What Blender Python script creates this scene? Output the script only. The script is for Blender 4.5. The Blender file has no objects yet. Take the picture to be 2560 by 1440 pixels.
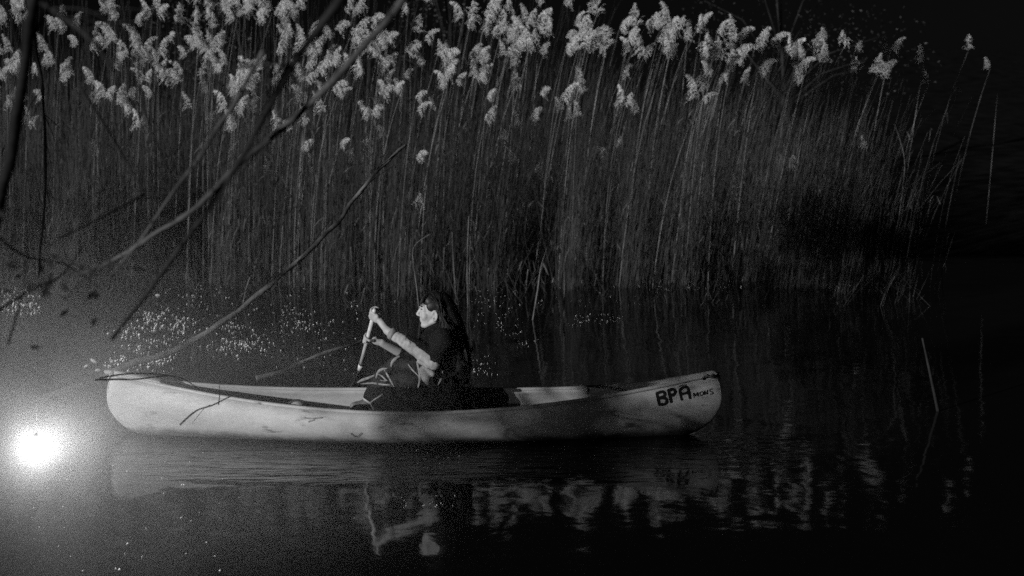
import bpy, bmesh, math, random
import numpy as np
from mathutils import Vector, Matrix, noise
R = math.radians
scene = bpy.context.scene
COL = scene.collection
random.seed(11); rng = np.random.default_rng(11)

# ------------------------------------------------------------------ camera
CAM = Vector((0.0, -9.0, 2.2)); PITCH = R(7.5); FPX = 3250.0
cd = bpy.data.cameras.new('camera'); cam = bpy.data.objects.new('camera', cd); COL.objects.link(cam)
cam.location = CAM; cam.rotation_euler = (R(90) - PITCH, 0, 0)
cd.sensor_width = 36; cd.lens = FPX / 2560 * 36; cd.clip_end = 400
cd.dof.use_dof = True; cd.dof.focus_distance = 9.1; cd.dof.aperture_fstop = 2.0
scene.camera = cam

# ------------------------------------------------------------------ sky, sun, exposure
SUN_AZ = R(42)        # towards the camera from the left
SUN_EL = R(12)
sdir = Vector((-math.cos(SUN_AZ) * math.cos(SUN_EL), -math.sin(SUN_AZ) * math.cos(SUN_EL), math.sin(SUN_EL)))
w = bpy.data.worlds.new('World'); scene.world = w; w.use_nodes = True
nt = w.node_tree; nt.nodes.clear()
sky = nt.nodes.new('ShaderNodeTexSky'); sky.sky_type = 'NISHITA'; sky.sun_disc = False
sky.sun_elevation = SUN_EL; sky.sun_rotation = math.atan2(sdir.x, sdir.y)
bw = nt.nodes.new('ShaderNodeRGBToBW'); bg = nt.nodes.new('ShaderNodeBackground'); wo = nt.nodes.new('ShaderNodeOutputWorld')
bg.inputs['Strength'].default_value = 0.0006
nt.links.new(sky.outputs[0], bw.inputs[0]); nt.links.new(bw.outputs[0], bg.inputs['Color']); nt.links.new(bg.outputs[0], wo.inputs['Surface'])
sd = bpy.data.lights.new('sun', 'SUN'); sd.energy = 4.6; sd.angle = R(0.6); sd.color = (1, 1, 1)
sun = bpy.data.objects.new('sun', sd); COL.objects.link(sun)
sun.rotation_euler = sdir.to_track_quat('Z', 'Y').to_euler()
scene.view_settings.view_transform = 'Standard'; scene.view_settings.look = 'None'
scene.view_settings.exposure = 0.0; scene.view_settings.gamma = 1.0; scene.view_settings.use_curve_mapping = False
scene.render.engine = 'CYCLES'
scene.cycles.use_denoising = False
scene.cycles.sample_clamp_indirect = 2.0; scene.cycles.sample_clamp_direct = 7.0
scene.cycles.use_light_tree = True; scene.cycles.max_bounces = 4; scene.cycles.diffuse_bounces = 3; scene.cycles.glossy_bounces = 2
scene.cycles.use_adaptive_sampling = False; scene.cycles.volume_step_rate = .5; scene.cycles.volume_max_steps = 160
scene.cycles.transmission_bounces = 2; scene.cycles.volume_bounces = 0; scene.cycles.transparent_max_bounces = 6
scene.cycles.caustics_reflective = False; scene.cycles.caustics_refractive = False

# ------------------------------------------------------------------ helpers
FW = Vector((0, math.cos(PITCH), -math.sin(PITCH))); UP = Vector((0, math.sin(PITCH), math.cos(PITCH))); RT = Vector((1, 0, 0))
def ray(px, py):
    return FW + RT * ((px - 1280) / FPX) + UP * ((720 - py) / FPX)
def P(px, py, y):                       # photograph pixel -> world point at depth y
    d = ray(px, py); return CAM + d * ((y - CAM.y) / d.y)
def PW(px, py, z=0.0):                  # photograph pixel -> point on a level surface
    d = ray(px, py); return CAM + d * ((z - CAM.z) / d.z)

def tag(o, label=None, cat=None, group=None, kind=None):
    if label: o['label'] = label
    if cat: o['category'] = cat
    if group: o['group'] = group
    if kind: o['kind'] = kind
    return o
def empty(name, loc):
    o = bpy.data.objects.new(name, None); COL.objects.link(o); o.location = loc; o.empty_display_size = .1; return o
def world_loc(o):
    v = Vector(o.location)
    while o.parent: o = o.parent; v += Vector(o.location)
    return v
def link(name, me, mat=None, parent=None):
    o = bpy.data.objects.new(name, me); COL.objects.link(o)
    if mat and not me.materials: me.materials.append(mat)
    if parent: o.parent = parent
    return o
def obj(name, verts, faces, mat, parent=None, smooth=True):     # verts in world space
    base = world_loc(parent) if parent else Vector((0, 0, 0))
    me = bpy.data.meshes.new(name)
    me.from_pydata([tuple(Vector(v) - base) for v in verts], [], faces)
    if smooth: me.polygons.foreach_set('use_smooth', [True] * len(me.polygons))
    me.update()
    return link(name, me, mat, parent)

class MB:
    def __init__(s): s.v = []; s.f = []
    def add(s, v, f):
        n = len(s.v); s.v += [Vector(x) for x in v]; s.f += [tuple(i + n for i in q) for q in f]
    def tube(s, pts, rad, k=8, caps=True, flat=1.0, fdir=None):
        pts = [Vector(p) for p in pts]
        if not hasattr(rad, '__len__'): rad = [rad] * len(pts)
        V = []; F = []; prev = None
        for i, p in enumerate(pts):
            t = (pts[min(i + 1, len(pts) - 1)] - pts[max(i - 1, 0)]).normalized()
            if prev is None:
                a = Vector(fdir) if fdir is not None else (Vector((0, 1, 0)) if abs(t.y) < .9 else Vector((1, 0, 0)))
            else: a = prev
            a = (a - t * a.dot(t)).normalized(); b = t.cross(a); prev = a
            for j in range(k):
                an = 2 * math.pi * j / k
                V.append(p + (a * math.cos(an) * flat + b * math.sin(an)) * rad[i])
        n = len(pts)
        for i in range(n - 1):
            for j in range(k):
                F.append((i * k + j, i * k + (j + 1) % k, (i + 1) * k + (j + 1) % k, (i + 1) * k + j))
        if caps:
            F.append(tuple(range(k - 1, -1, -1))); F.append(tuple((n - 1) * k + j for j in range(k)))
        s.add(V, F)
    def capsule(s, p0, p1, r0, r1, k=12):
        p0 = Vector(p0); p1 = Vector(p1); d = (p1 - p0)
        if d.length < 1e-6: d = Vector((0, 0, 1e-4)); p1 = p0 + d
        d.normalize(); pts = []; rr = []
        for a in (-85, -60, -30, 0): pts.append(p0 + d * r0 * math.sin(R(a))); rr.append(r0 * math.cos(R(a)))
        for a in (0, 30, 60, 85): pts.append(p1 + d * r1 * math.sin(R(a)) + d * 1e-5); rr.append(r1 * math.cos(R(a)))
        s.tube(pts, rr, k)
    def chain(s, pts, rr, k=12):
        for i in range(len(pts) - 1): s.capsule(pts[i], pts[i + 1], rr[i], rr[i + 1], k)
    def ell(s, c, r, rot=None, n=14, m=9):
        c = Vector(c); V = []; F = []
        M = rot if rot is not None else Matrix.Identity(3)
        V.append(c + M @ Vector((0, 0, r[2])))
        for i in range(1, m):
            th = math.pi * i / m
            for j in range(n):
                ph = 2 * math.pi * j / n
                V.append(c + M @ Vector((r[0] * math.sin(th) * math.cos(ph), r[1] * math.sin(th) * math.sin(ph), r[2] * math.cos(th))))
        V.append(c + M @ Vector((0, 0, -r[2]))); e = len(V) - 1
        for j in range(n): F.append((0, 1 + j, 1 + (j + 1) % n))
        for i in range(m - 2):
            for j in range(n):
                a = 1 + i * n
                F.append((a + j, a + n + j, a + n + (j + 1) % n, a + (j + 1) % n))
        a = 1 + (m - 2) * n
        for j in range(n): F.append((e, a + (j + 1) % n, a + j))
        s.add(V, F)
    def build(s, name, mat, parent=None, smooth=True, remesh=None, sm=0):
        o = obj(name, s.v, s.f, mat, parent, smooth)
        if remesh:
            m = o.modifiers.new('r', 'REMESH'); m.mode = 'VOXEL'; m.voxel_size = remesh; m.use_smooth_shade = True
            if sm:
                q = o.modifiers.new('s', 'SMOOTH'); q.iterations = sm; q.factor = .5
        return o

def catmull(pts, n=6):
    pts = [Vector(p) for p in pts]; out = []
    for i in range(len(pts) - 1):
        p0 = pts[max(i - 1, 0)]; p1 = pts[i]; p2 = pts[i + 1]; p3 = pts[min(i + 2, len(pts) - 1)]
        for k in range(n):
            t = k / n
            out.append(.5 * (2 * p1 + (p2 - p0) * t + (2 * p0 - 5 * p1 + 4 * p2 - p3) * t * t + (3 * p1 - p0 - 3 * p2 + p3) * t ** 3))
    out.append(pts[-1]); return out

# ------------------------------------------------------------------ materials (the photograph is black and white)
def mat(name, v=.2, rough=.7, spec=.3, var=0.0, scale=8, bump=0.0, bscale=40, dark=None, trans=0.0, mapping=(1, 1, 1)):
    m = bpy.data.materials.new(name); m.use_nodes = True; t = m.node_tree; b = t.nodes['Principled BSDF']
    b.inputs['Roughness'].default_value = rough; b.inputs['Specular IOR Level'].default_value = spec
    b.inputs['Base Color'].default_value = (v, v, v, 1)
    if var or bump:
        tc = t.nodes.new('ShaderNodeTexCoord'); mp = t.nodes.new('ShaderNodeMapping'); mp.inputs['Scale'].default_value = mapping
        t.links.new(tc.outputs['Object'], mp.inputs['Vector'])
    if var:
        n = t.nodes.new('ShaderNodeTexNoise'); n.inputs['Scale'].default_value = scale; n.inputs['Detail'].default_value = 5
        t.links.new(mp.outputs[0], n.inputs['Vector'])
        r = t.nodes.new('ShaderNodeValToRGB'); lo = max(0, v * (1 - var)); hi = v * (1 + var)
        r.color_ramp.elements[0].position = .32; r.color_ramp.elements[1].position = .68
        r.color_ramp.elements[0].color = (lo, lo, lo, 1); r.color_ramp.elements[1].color = (hi, hi, hi, 1)
        t.links.new(n.outputs['Fac'], r.inputs['Fac']); t.links.new(r.outputs[0], b.inputs['Base Color'])
    if bump:
        n2 = t.nodes.new('ShaderNodeTexNoise'); n2.inputs['Scale'].default_value = bscale; n2.inputs['Detail'].default_value = 4
        t.links.new(mp.outputs[0], n2.inputs['Vector'])
        bp = t.nodes.new('ShaderNodeBump'); bp.inputs['Strength'].default_value = bump; bp.inputs['Distance'].default_value = .01
        t.links.new(n2.outputs['Fac'], bp.inputs['Height']); t.links.new(bp.outputs[0], b.inputs['Normal'])
    if trans:
        tr = t.nodes.new('ShaderNodeBsdfTranslucent'); tr.inputs['Color'].default_value = (v, v, v, 1)
        mx = t.nodes.new('ShaderNodeMixShader'); mx.inputs[0].default_value = trans
        out = t.nodes['Material Output']
        t.links.new(b.outputs[0], mx.inputs[1]); t.links.new(tr.outputs[0], mx.inputs[2]); t.links.new(mx.outputs[0], out.inputs['Surface'])
    return m

M_PLUME = mat('plume_fluff', .62, .9, .1, var=.22, scale=30, trans=.3)
M_STEM = mat('reed_stem', .105, .6, .3, var=.6, scale=6, mapping=(1, 1, .4))
M_LEAF = mat('reed_leaf', .11, .6, .4, var=.5, scale=9, trans=.2)
M_BARK = mat('bark', .055, .85, .2, var=.95, scale=5, bump=.7, bscale=45)  # strong dark patches stand in for shadows of other branches
M_BARKD = mat('shaded_bark', .012, .8, .2, var=.6, scale=6, bump=.6, bscale=45)  # dark copy of the bark; shade on branches and sticks put into colour
M_EARTH = mat('earth', .008, .95, .0, var=.4, scale=2)
M_FOLIAGE = mat('dark_foliage', .03, .6, .3, var=.5, scale=5, trans=.2)
M_SKIN = mat('skin', .34, .55, .3, var=.10, scale=25, bump=.1, bscale=120)
M_JACKET = mat('jacket_cloth', .007, .9, .15, var=.4, scale=20, bump=.5, bscale=50)
M_TROUSER = mat('trouser_cloth', .010, .9, .15, var=.4, scale=20, bump=.5, bscale=40)
M_SHIRT = mat('pale_cloth', .32, .85, .2, var=.25, scale=25, bump=.4, bscale=60)
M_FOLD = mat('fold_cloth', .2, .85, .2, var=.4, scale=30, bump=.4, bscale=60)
M_SKIRT = mat('lap_cloth', .02, .9, .15, var=.7, scale=16, bump=.5, bscale=35)
M_HAIR = mat('hair', .006, .55, .35, var=.5, scale=30)
M_SHOE = mat('shoe_leather', .12, .5, .4, var=.4, scale=30)
M_EYE = mat('eye_dark', .03, .3, .5)
M_PADDLE = mat('paddle_shaft_paint', .5, .4, .4, var=.15, scale=20)
M_PDARK = mat('paddle_dark', .05, .5, .4)
M_ROPE = mat('rope', .25, .9, .1, var=.4, scale=80)
M_DARK = mat('black_plastic', .02, .5, .4)
M_PAINT = mat('black_paint', .012, .6, .3)
M_BITS = mat('floating_bits', .85, .6, .5, var=.3, scale=10)
M_METAL = mat('dull_metal', .08, .5, .5)

def canoe_mat():
    m = bpy.data.materials.new('worn_white_plastic'); m.use_nodes = True; t = m.node_tree; b = t.nodes['Principled BSDF']
    b.inputs['Roughness'].default_value = .48; b.inputs['Specular IOR Level'].default_value = .35
    tc = t.nodes.new('ShaderNodeTexCoord')
    def nz(scale, det, mp, lo, hi, c0, c1):
        q = t.nodes.new('ShaderNodeMapping'); q.inputs['Scale'].default_value = mp; t.links.new(tc.outputs['Object'], q.inputs[0])
        n = t.nodes.new('ShaderNodeTexNoise'); n.inputs['Scale'].default_value = scale; n.inputs['Detail'].default_value = det; n.inputs['Roughness'].default_value = .6
        t.links.new(q.outputs[0], n.inputs[0])
        r = t.nodes.new('ShaderNodeValToRGB'); r.color_ramp.elements[0].position = lo; r.color_ramp.elements[1].position = hi
        r.color_ramp.elements[0].color = (c0, c0, c0, 1); r.color_ramp.elements[1].color = (c1, c1, c1, 1)
        t.links.new(n.outputs['Fac'], r.inputs[0]); return r.outputs[0]
    def mul(a, bb):
        x = t.nodes.new('ShaderNodeMix'); x.data_type = 'RGBA'; x.blend_type = 'MULTIPLY'; x.inputs[0].default_value = 1
        t.links.new(a, x.inputs[6]); t.links.new(bb, x.inputs[7]); return x.outputs[2]
    a = nz(2.2, 4, (1, 1, 3.5), .3, .65, .40, .55)           # broad grime
    c = nz(4.5, 6, (.8, 1, 3.0), .30, .40, .25, 1.0)         # dark scuffs, a few
    d = nz(60, 3, (.25, 1, 1), .3, .7, .85, 1.0)             # fine scratches along the hull
    col = mul(mul(a, c), d)
    sp = t.nodes.new('ShaderNodeSeparateXYZ'); t.links.new(tc.outputs['Object'], sp.inputs[0])
    nn_ = t.nodes.new('ShaderNodeTexNoise'); nn_.inputs['Scale'].default_value = 7; nn_.inputs['Detail'].default_value = 5; t.links.new(tc.outputs['Object'], nn_.inputs[0])
    ad = t.nodes.new('ShaderNodeMath'); ad.operation = 'MULTIPLY_ADD'; ad.inputs[1].default_value = -.10; t.links.new(nn_.outputs['Fac'], ad.inputs[0]); t.links.new(sp.outputs['Z'], ad.inputs[2])
    wl = t.nodes.new('ShaderNodeValToRGB'); wl.color_ramp.elements[0].position = 0.0; wl.color_ramp.elements[1].position = .05
    wl.color_ramp.elements[0].color = (.30, .30, .30, 1); wl.color_ramp.elements[1].color = (1, 1, 1, 1)
    o2 = t.nodes.new('ShaderNodeMath'); o2.operation = 'ADD'; o2.inputs[1].default_value = .03; t.links.new(ad.outputs[0], o2.inputs[0]); t.links.new(o2.outputs[0], wl.inputs[0])
    col = mul(col, wl.outputs[0])
    t.links.new(col, b.inputs['Base Color'])
    n2 = t.nodes.new('ShaderNodeTexNoise'); n2.inputs['Scale'].default_value = 5; n2.inputs['Detail'].default_value = 3
    t.links.new(tc.outputs['Object'], n2.inputs[0])
    bp = t.nodes.new('ShaderNodeBump'); bp.inputs['Strength'].default_value = .25; bp.inputs['Distance'].default_value = .02
    t.links.new(n2.outputs['Fac'], bp.inputs['Height']); t.links.new(bp.outputs[0], b.inputs['Normal'])
    return m
M_CANOE = canoe_mat()

def water_mat():
    m = bpy.data.materials.new('dark_water'); m.use_nodes = True; t = m.node_tree; b = t.nodes['Principled BSDF']
    b.inputs['Base Color'].default_value = (.004, .004, .004, 1); b.inputs['Roughness'].default_value = .05; b.inputs['Specular IOR Level'].default_value = .46; b.inputs['IOR'].default_value = 1.333
    tc = t.nodes.new('ShaderNodeTexCoord')
    last = None
    for sc_, mp, dist, st in ((.9, (1, 1.2, 1), .010, 1.0), (3.2, (1, 1.2, 1), .0020, 1.0), (14, (1, 1.2, 1), .00012, 1.0)):
        q = t.nodes.new('ShaderNodeMapping'); q.inputs['Scale'].default_value = mp; t.links.new(tc.outputs['Object'], q.inputs[0])
        n = t.nodes.new('ShaderNodeTexNoise'); n.inputs['Scale'].default_value = sc_; n.inputs['Detail'].default_value = 2; n.inputs['Distortion'].default_value = .4
        t.links.new(q.outputs[0], n.inputs[0])
        bp = t.nodes.new('ShaderNodeBump'); bp.inputs['Strength'].default_value = st; bp.inputs['Distance'].default_value = dist
        t.links.new(n.outputs['Fac'], bp.inputs['Height'])
        if last: t.links.new(last, bp.inputs['Normal'])
        last = bp.outputs[0]
    sp = t.nodes.new('ShaderNodeMapping'); sp.inputs['Location'].default_value = (.67 / 2.9, .5 / .95, 0); sp.inputs['Scale'].default_value = (1 / 2.9, 1 / .95, 1); t.links.new(tc.outputs['Object'], sp.inputs[0])
    gr = t.nodes.new('ShaderNodeTexGradient'); gr.gradient_type = 'SPHERICAL'; t.links.new(sp.outputs[0], gr.inputs[0])
    q = t.nodes.new('ShaderNodeMapping'); q.inputs['Scale'].default_value = (.45, 1.9, 1); q.inputs['Rotation'].default_value = (0, 0, .06); t.links.new(tc.outputs['Object'], q.inputs[0])
    n = t.nodes.new('ShaderNodeTexNoise'); n.inputs['Scale'].default_value = 6.5; n.inputs['Detail'].default_value = 2; n.inputs['Distortion'].default_value = .8; t.links.new(q.outputs[0], n.inputs[0])
    mu = t.nodes.new('ShaderNodeMath'); mu.operation = 'MULTIPLY'; t.links.new(gr.outputs['Fac'], mu.inputs[0]); t.links.new(n.outputs['Fac'], mu.inputs[1])
    bp = t.nodes.new('ShaderNodeBump'); bp.inputs['Strength'].default_value = 1; bp.inputs['Distance'].default_value = .032
    t.links.new(mu.outputs[0], bp.inputs['Height']); t.links.new(last, bp.inputs['Normal']); last = bp.outputs[0]
    t.links.new(last, b.inputs['Normal'])
    return m
M_WATER = water_mat()

# ------------------------------------------------------------------ water and banks
def grid(name, x0, x1, y0, y1, nx, ny, zf, m):
    V = []; F = []
    for j in range(ny + 1):
        for i in range(nx + 1):
            x = x0 + (x1 - x0) * i / nx; y = y0 + (y1 - y0) * j / ny; V.append((x, y, zf(x, y)))
    for j in range(ny):
        for i in range(nx):
            a = j * (nx + 1) + i; F.append((a, a + 1, a + nx + 2, a + nx + 1))
    return obj(name, V, F, m)
tag(grid('water', -45, 45, -7.5, 30, 4, 4, lambda x, y: 0.0, M_WATER), kind='structure')
def bank_z(x, y):
    return -.5 + .62 * (1 / (1 + math.exp(-(y - 11.0) * 1.6))) + .10 * max(0, y - 12) + .12 * noise.noise((x * .4, y * .4, 0))
tag(grid('ground', -60, 60, 8.5, 75, 60, 34, bank_z, M_EARTH), kind='structure')
def near_z(x, y):
    return -.5 + .9 / (1 + math.exp((y + 6.6 + .12 * abs(x)) * 2.2)) + .08 * noise.noise((x * .7, y * .7, 3))
tag(grid('near_bank', -45, 45, -20, -4.4, 60, 26, near_z, M_EARTH), kind='structure')

# ------------------------------------------------------------------ canoe
CX = (265 + 1812) / 2; HX = P(CX, 960, 0).x; HL = (1812 - 265) / 2 / 361.0
ZE = .26; CY = -.12
def can_bg(u): return .385 * max(0, 1 - abs(u) ** 1.65) ** 1.55 + .012 * max(0, 1 - abs(u) ** 8)
def can_bm(u): return can_bg(u) + .05 * max(0, 1 - abs(u) ** 5) ** .5 + .012 * max(0, 1 - abs(u) ** 14)
def can_zs(u):
    a = abs(u); z = .235 + .20 * a ** 2.3
    if a > .965: z = ZE + (z - ZE) * math.sqrt(max(0, 1 - ((a - .965) / .035) ** 2))
    return z
def can_zk(u):
    a = abs(u); z = -.05 + .07 * a ** 4
    if a > .87: z = ZE + (z - ZE) * math.sqrt(max(0, 1 - ((a - .87) / .13) ** 2))
    return z
def can_pt(u, t, side):
    bm, bgn = can_bm(u), can_bg(u)
    y = bm * (1 - (1 - t) ** 2.8) - (bm - bgn) * t ** 4
    z = can_zk(u) + (can_zs(u) - can_zk(u)) * t ** 1.35
    return Vector((HX + HL * u, CY + side * y, z))
def hull_y(x, z):                       # near side
    u = max(-.999, min(.999, (x - HX) / HL)); zk, zs = can_zk(u), can_zs(u)
    t = max(0, min(1, (z - zk) / max(1e-4, zs - zk))) ** (1 / 1.35)
    return can_pt(u, t, -1).y
def PH(px, py):                         # pixel -> near hull surface
    y = -.2
    for _ in range(12):
        p = P(px, py, y); y = hull_y(p.x, p.z)
    return P(px, py, y)
canoe = empty('canoe', (HX, CY, 0))
tag(canoe, 'long pale plastic canoe with black BPA lettering, carrying the paddler', 'canoe')
def uspace(n):
    return [math.sin(math.pi / 2 * (-1 + 2 * i / n)) * .9995 for i in range(n + 1)]
NU, NT = 90, 14
V = []; F = []
us = uspace(NU)
for u in us:
    for k in range(-NT, NT + 1):
        V.append(can_pt(u, abs(k) / NT, -1 if k < 0 else 1))
W_ = 2 * NT + 1
for i in range(NU):
    for k in range(W_ - 1):
        a = i * W_ + k; F.append((a, a + W_, a + W_ + 1, a + 1))
hull = obj('hull', V, F, M_CANOE, canoe)
so = hull.modifiers.new('sol', 'SOLIDIFY'); so.thickness = .012; so.offset = 1
bpy.context.view_layer.update()
# rolled gunwale rim
for sd_ in (-1, 1):
    b = MB(); pts = [can_pt(u, 1.0, sd_) + Vector((0, 0, .004)) for u in us if abs(u) < .975]
    b.tube(pts, [.014] * len(pts), 8); b.build('gunwale', M_CANOE, canoe)
# end decks
for sg in (-1, 1):
    V = []; F = []; n = 16
    for i in range(n + 1):
        u = sg * (.80 + (.992 - .80) * (i / n) ** .8)
        for j in range(-4, 5):
            p = can_pt(u, 1.0, 1); V.append((p.x, CY + (p.y - CY) * j / 4.0, p.z + .012 + .014 * (1 - (j / 4) ** 2) - (.02 if i == 0 else 0)))
    for i in range(n):
        for j in range(8):
            a = i * 9 + j; q = (a, a + 9, a + 10, a + 1); F.append(q if sg < 0 else q[::-1])
    dk = obj('end_deck', V, F, M_CANOE, canoe); s2 = dk.modifiers.new('sol', 'SOLIDIFY'); s2.thickness = .008
# moulded seat and thwart inside
def seat(u0, u1, z, name):
    V = []; F = []; n = 6
    for i in range(n + 1):
        u = u0 + (u1 - u0) * i / n
        bmx = can_bg(u) * .93
        for j in range(-5, 6):
            V.append((HX + HL * u, CY + bmx * j / 5, z - .02 * (1 - (j / 5) ** 2)))
    for i in range(n):
        for j in range(10):
            a = i * 11 + j; F.append((a, a + 11, a + 12, a + 1))
    o = obj(name, V, F, M_CANOE, canoe); q = o.modifiers.new('sol', 'SOLIDIFY'); q.thickness = .03
seat(.44, .58, .13, 'seat'); seat(-.66, -.54, .16, 'seat')
b = MB(); b.tube([P(1452, 962, .06), P(1462, 966, .0), P(1470, 974, -.1), P(1468, 984, -.22)], .012, 8); b.build('thwart', M_CANOE, canoe)
# strap handle in the bow half
b = MB(); q = [P(718, 1012, -.25), P(728, 1005, -.25), P(744, 1002, -.25), P(760, 1006, -.25), P(772, 1014, -.25)]
b.tube(catmull(q, 4), .012, 8); st_ = b.build('strap_handle', M_DARK, canoe)
b = MB(); b.ell(P(745, 1014, -.27), (.055, .05, .03)); b.build('buoyancy_pad', M_SHIRT, canoe)
# stern rope loop and toggle
b = MB(); lp = [P(1762, 934, -.12), P(1775, 931, -.09), P(1790, 931, -.09), P(1800, 936, -.11), P(1793, 941, -.15), P(1775, 941, -.16), P(1764, 936, -.14)]
b.tube(catmull(lp, 5), .006, 6); b.build('rope_loop', M_ROPE, canoe)
b = MB(); tg = [PH(1755, 948) + Vector((0, -.01, 0)), PH(1762, 944) + Vector((0, -.015, .01)), P(1785, 941, -.18), P(1796, 936, -.15)]
b.tube(catmull(tg, 4), .008, 6); b.build('toggle_cord', M_DARK, canoe)
# hand painted lettering
M_SCUFF = mat('scuffed_plastic', .2, .7, .2, var=.5, scale=40)
def stroke_mesh(strokes, wpx, name):
    b = MB()
    for s in strokes:
        pts = catmull([Vector((x, y, 0)) for x, y in s], 6) if len(s) > 2 else [Vector((s[0][0] + (s[1][0] - s[0][0]) * i / 6, s[0][1] + (s[1][1] - s[0][1]) * i / 6, 0)) for i in range(7)]
        V = []; F = []
        t0 = (pts[1] - pts[0]).normalized(); t1 = (pts[-1] - pts[-2]).normalized()
        pts = [pts[0] - t0 * wpx * .35] + pts + [pts[-1] + t1 * wpx * .35]
        for i, p in enumerate(pts):
            t = (pts[min(i + 1, len(pts) - 1)] - pts[max(i - 1, 0)]).normalized(); nrm = Vector((-t.y, t.x, 0))
            ww = wpx * (.62 if i in (0, len(pts) - 1) else 1) * (1 + .12 * math.sin(i * 1.7 + p.x))
            for sgn in (-.5, .5):
                q = p + nrm * ww * sgn; V.append(PH(q.x, q.y) + Vector((0, -.0025, 0)))
        for i in range(len(pts) - 1): F.append((2 * i, 2 * i + 1, 2 * i + 3, 2 * i + 2))
        n_ = len(b.v); b.add(V, F)
    return b.build(name, M_SCUFF if name == 'scuff_mark' else M_PAINT, canoe)
stroke_mesh([[(1642, 983), (1648, 1010)], [(1642, 983), (1656, 979), (1662, 984), (1659, 991), (1648, 995)], [(1650, 995), (1662, 995), (1667, 1002), (1662, 1010), (1649, 1011)]], 7.5, 'letter')
stroke_mesh([[(1671, 976), (1678, 1005)], [(1671, 976), (1682, 973), (1688, 979), (1684, 986), (1675, 989)]], 7.5, 'letter')
stroke_mesh([[(1704, 999), (1700, 977), (1706, 969), (1717, 968), (1721, 976), (1725, 995)], [(1703, 985), (1722, 981)]], 7.0, 'letter')
stroke_mesh([[(1698, 966), (1704, 963), (1716, 962)]], 2.5, 'letter')
stroke_mesh([[(1735, 993), (1734, 983), (1739, 989), (1743, 981), (1745, 990)]], 2.6, 'letter')
stroke_mesh([[(1750, 981), (1756, 979), (1758, 985), (1753, 988), (1749, 984), (1750, 981)]], 2.6, 'letter')
stroke_mesh([[(1762, 987), (1761, 977), (1768, 985), (1768, 975)]], 2.6, 'letter')
stroke_mesh([[(1781, 972), (1775, 973), (1775, 978), (1781, 980), (1782, 984), (1776, 985)]], 2.6, 'letter')
# dark scuffs on the near flank
stroke_mesh([[(878, 1084), (886, 1090), (896, 1090), (904, 1083)]], 4.5, 'scuff_mark')
stroke_mesh([[(762, 1044), (780, 1046), (806, 1044)], [(772, 1054), (786, 1049)]], 3.5, 'scuff_mark')

# ------------------------------------------------------------------ paddle
paddle = empty('paddle', P(910, 890, .2))
tag(paddle, 'pale wooden canoe paddle held upright in both hands of the seated paddler', 'paddle')
G0 = P(938, 775, -.02); G1 = P(893, 950, .50); PD = (G1 - G0).normalized()
def on_shaft(px, py):
    best = min((((G0 + (G1 - G0) * k / 200) - P(px, py, (G0 + (G1 - G0) * k / 200).y)).length, k) for k in range(201)); return G0 + (G1 - G0) * best[1] / 200
SB = on_shaft(902, 905)
b = MB(); b.tube([G0, SB], .0165, 12); b.build('shaft', M_PADDLE, paddle)
b = MB(); b.tube([SB, SB + PD * .03], .018, 12); b.tube([SB + PD * .03, SB + PD * .11], .0175, 12); b.build('ferrule', M_PDARK, paddle)
b = MB(); b.tube([SB + PD * .028, SB + PD * .085], .0195, 12); b.build('shaft_band', M_PADDLE, paddle)
b = MB(); BX = Vector((.6, .8, 0)).normalized()
bl = [SB + PD * (.10 + .05 * i) for i in range(11)]; wd = [.016, .03, .055, .075, .085, .09, .09, .088, .08, .06, .02]
b.tube(bl, wd, 14, flat=.12, fdir=Vector((0.3, .2, 1)).cross(BX)); b.build('blade', M_PDARK, paddle)
b = MB(); b.capsule(G0 - Vector((0, .045, 0)), G0 + Vector((0, .045, 0)), .017, .017); b.build('grip', M_PADDLE, paddle)

# ------------------------------------------------------------------ person
person = empty('person', P(1090, 1050, 0))
tag(person, 'person with long dark hair sitting in the canoe in dark jacket, holding a paddle', 'person')
HC = P(1093, 783, 0)
def H(a, bb, c): return HC + Vector((-a, -bb, c))
def shapes_head(b):
    b.ell(H(0.0, 0, .04), (.104, .074, .098))
    b.ell(H(.055, 0, -.025), (.066, .058, .078))
    b.ell(H(.085, 0, .03), (.036, .055, .045))
    b.capsule(H(.094, -.012, -.082), H(.094, .012, -.082), .022, .022)
    for s in (-1, 1):
        b.capsule(H(.012, s * .054, -.045), H(.085, s * .018, -.084), .02, .02)
        b.ell(H(.082, s * .036, -.018), (.03, .026, .032))
        b.ell(H(.127, s * .012, -.013), (.012, .008, .008))
        # ear
        ring = [H(.012 + .017 * math.cos(t), s * (.083 + .006 * math.cos(t + 2)), -.008 + .033 * math.sin(t)) for t in [R(d) for d in range(20, 330, 28)]]
        b.chain(ring, [.0062] * len(ring), 8)
        b.ell(H(.012, s * .076, -.008), (.014, .006, .028))
        b.ell(H(.018, s * .08, -.036), (.009, .006, .010))
    b.capsule(H(.110, -.03, .052), H(.110, .03, .052), .014, .014)
    b.capsule(H(.113, 0, .040), H(.138, 0, -.006), .008, .0115)
    b.capsule(H(.113, -.018, -.040), H(.113, .018, -.040), .0085, .0085)
    b.capsule(H(.110, -.016, -.054), H(.110, .016, -.054), .009, .009)
    b.capsule(H(-.02, 0, -.03), H(-.055, 0, -.15), .052, .06)
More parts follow.
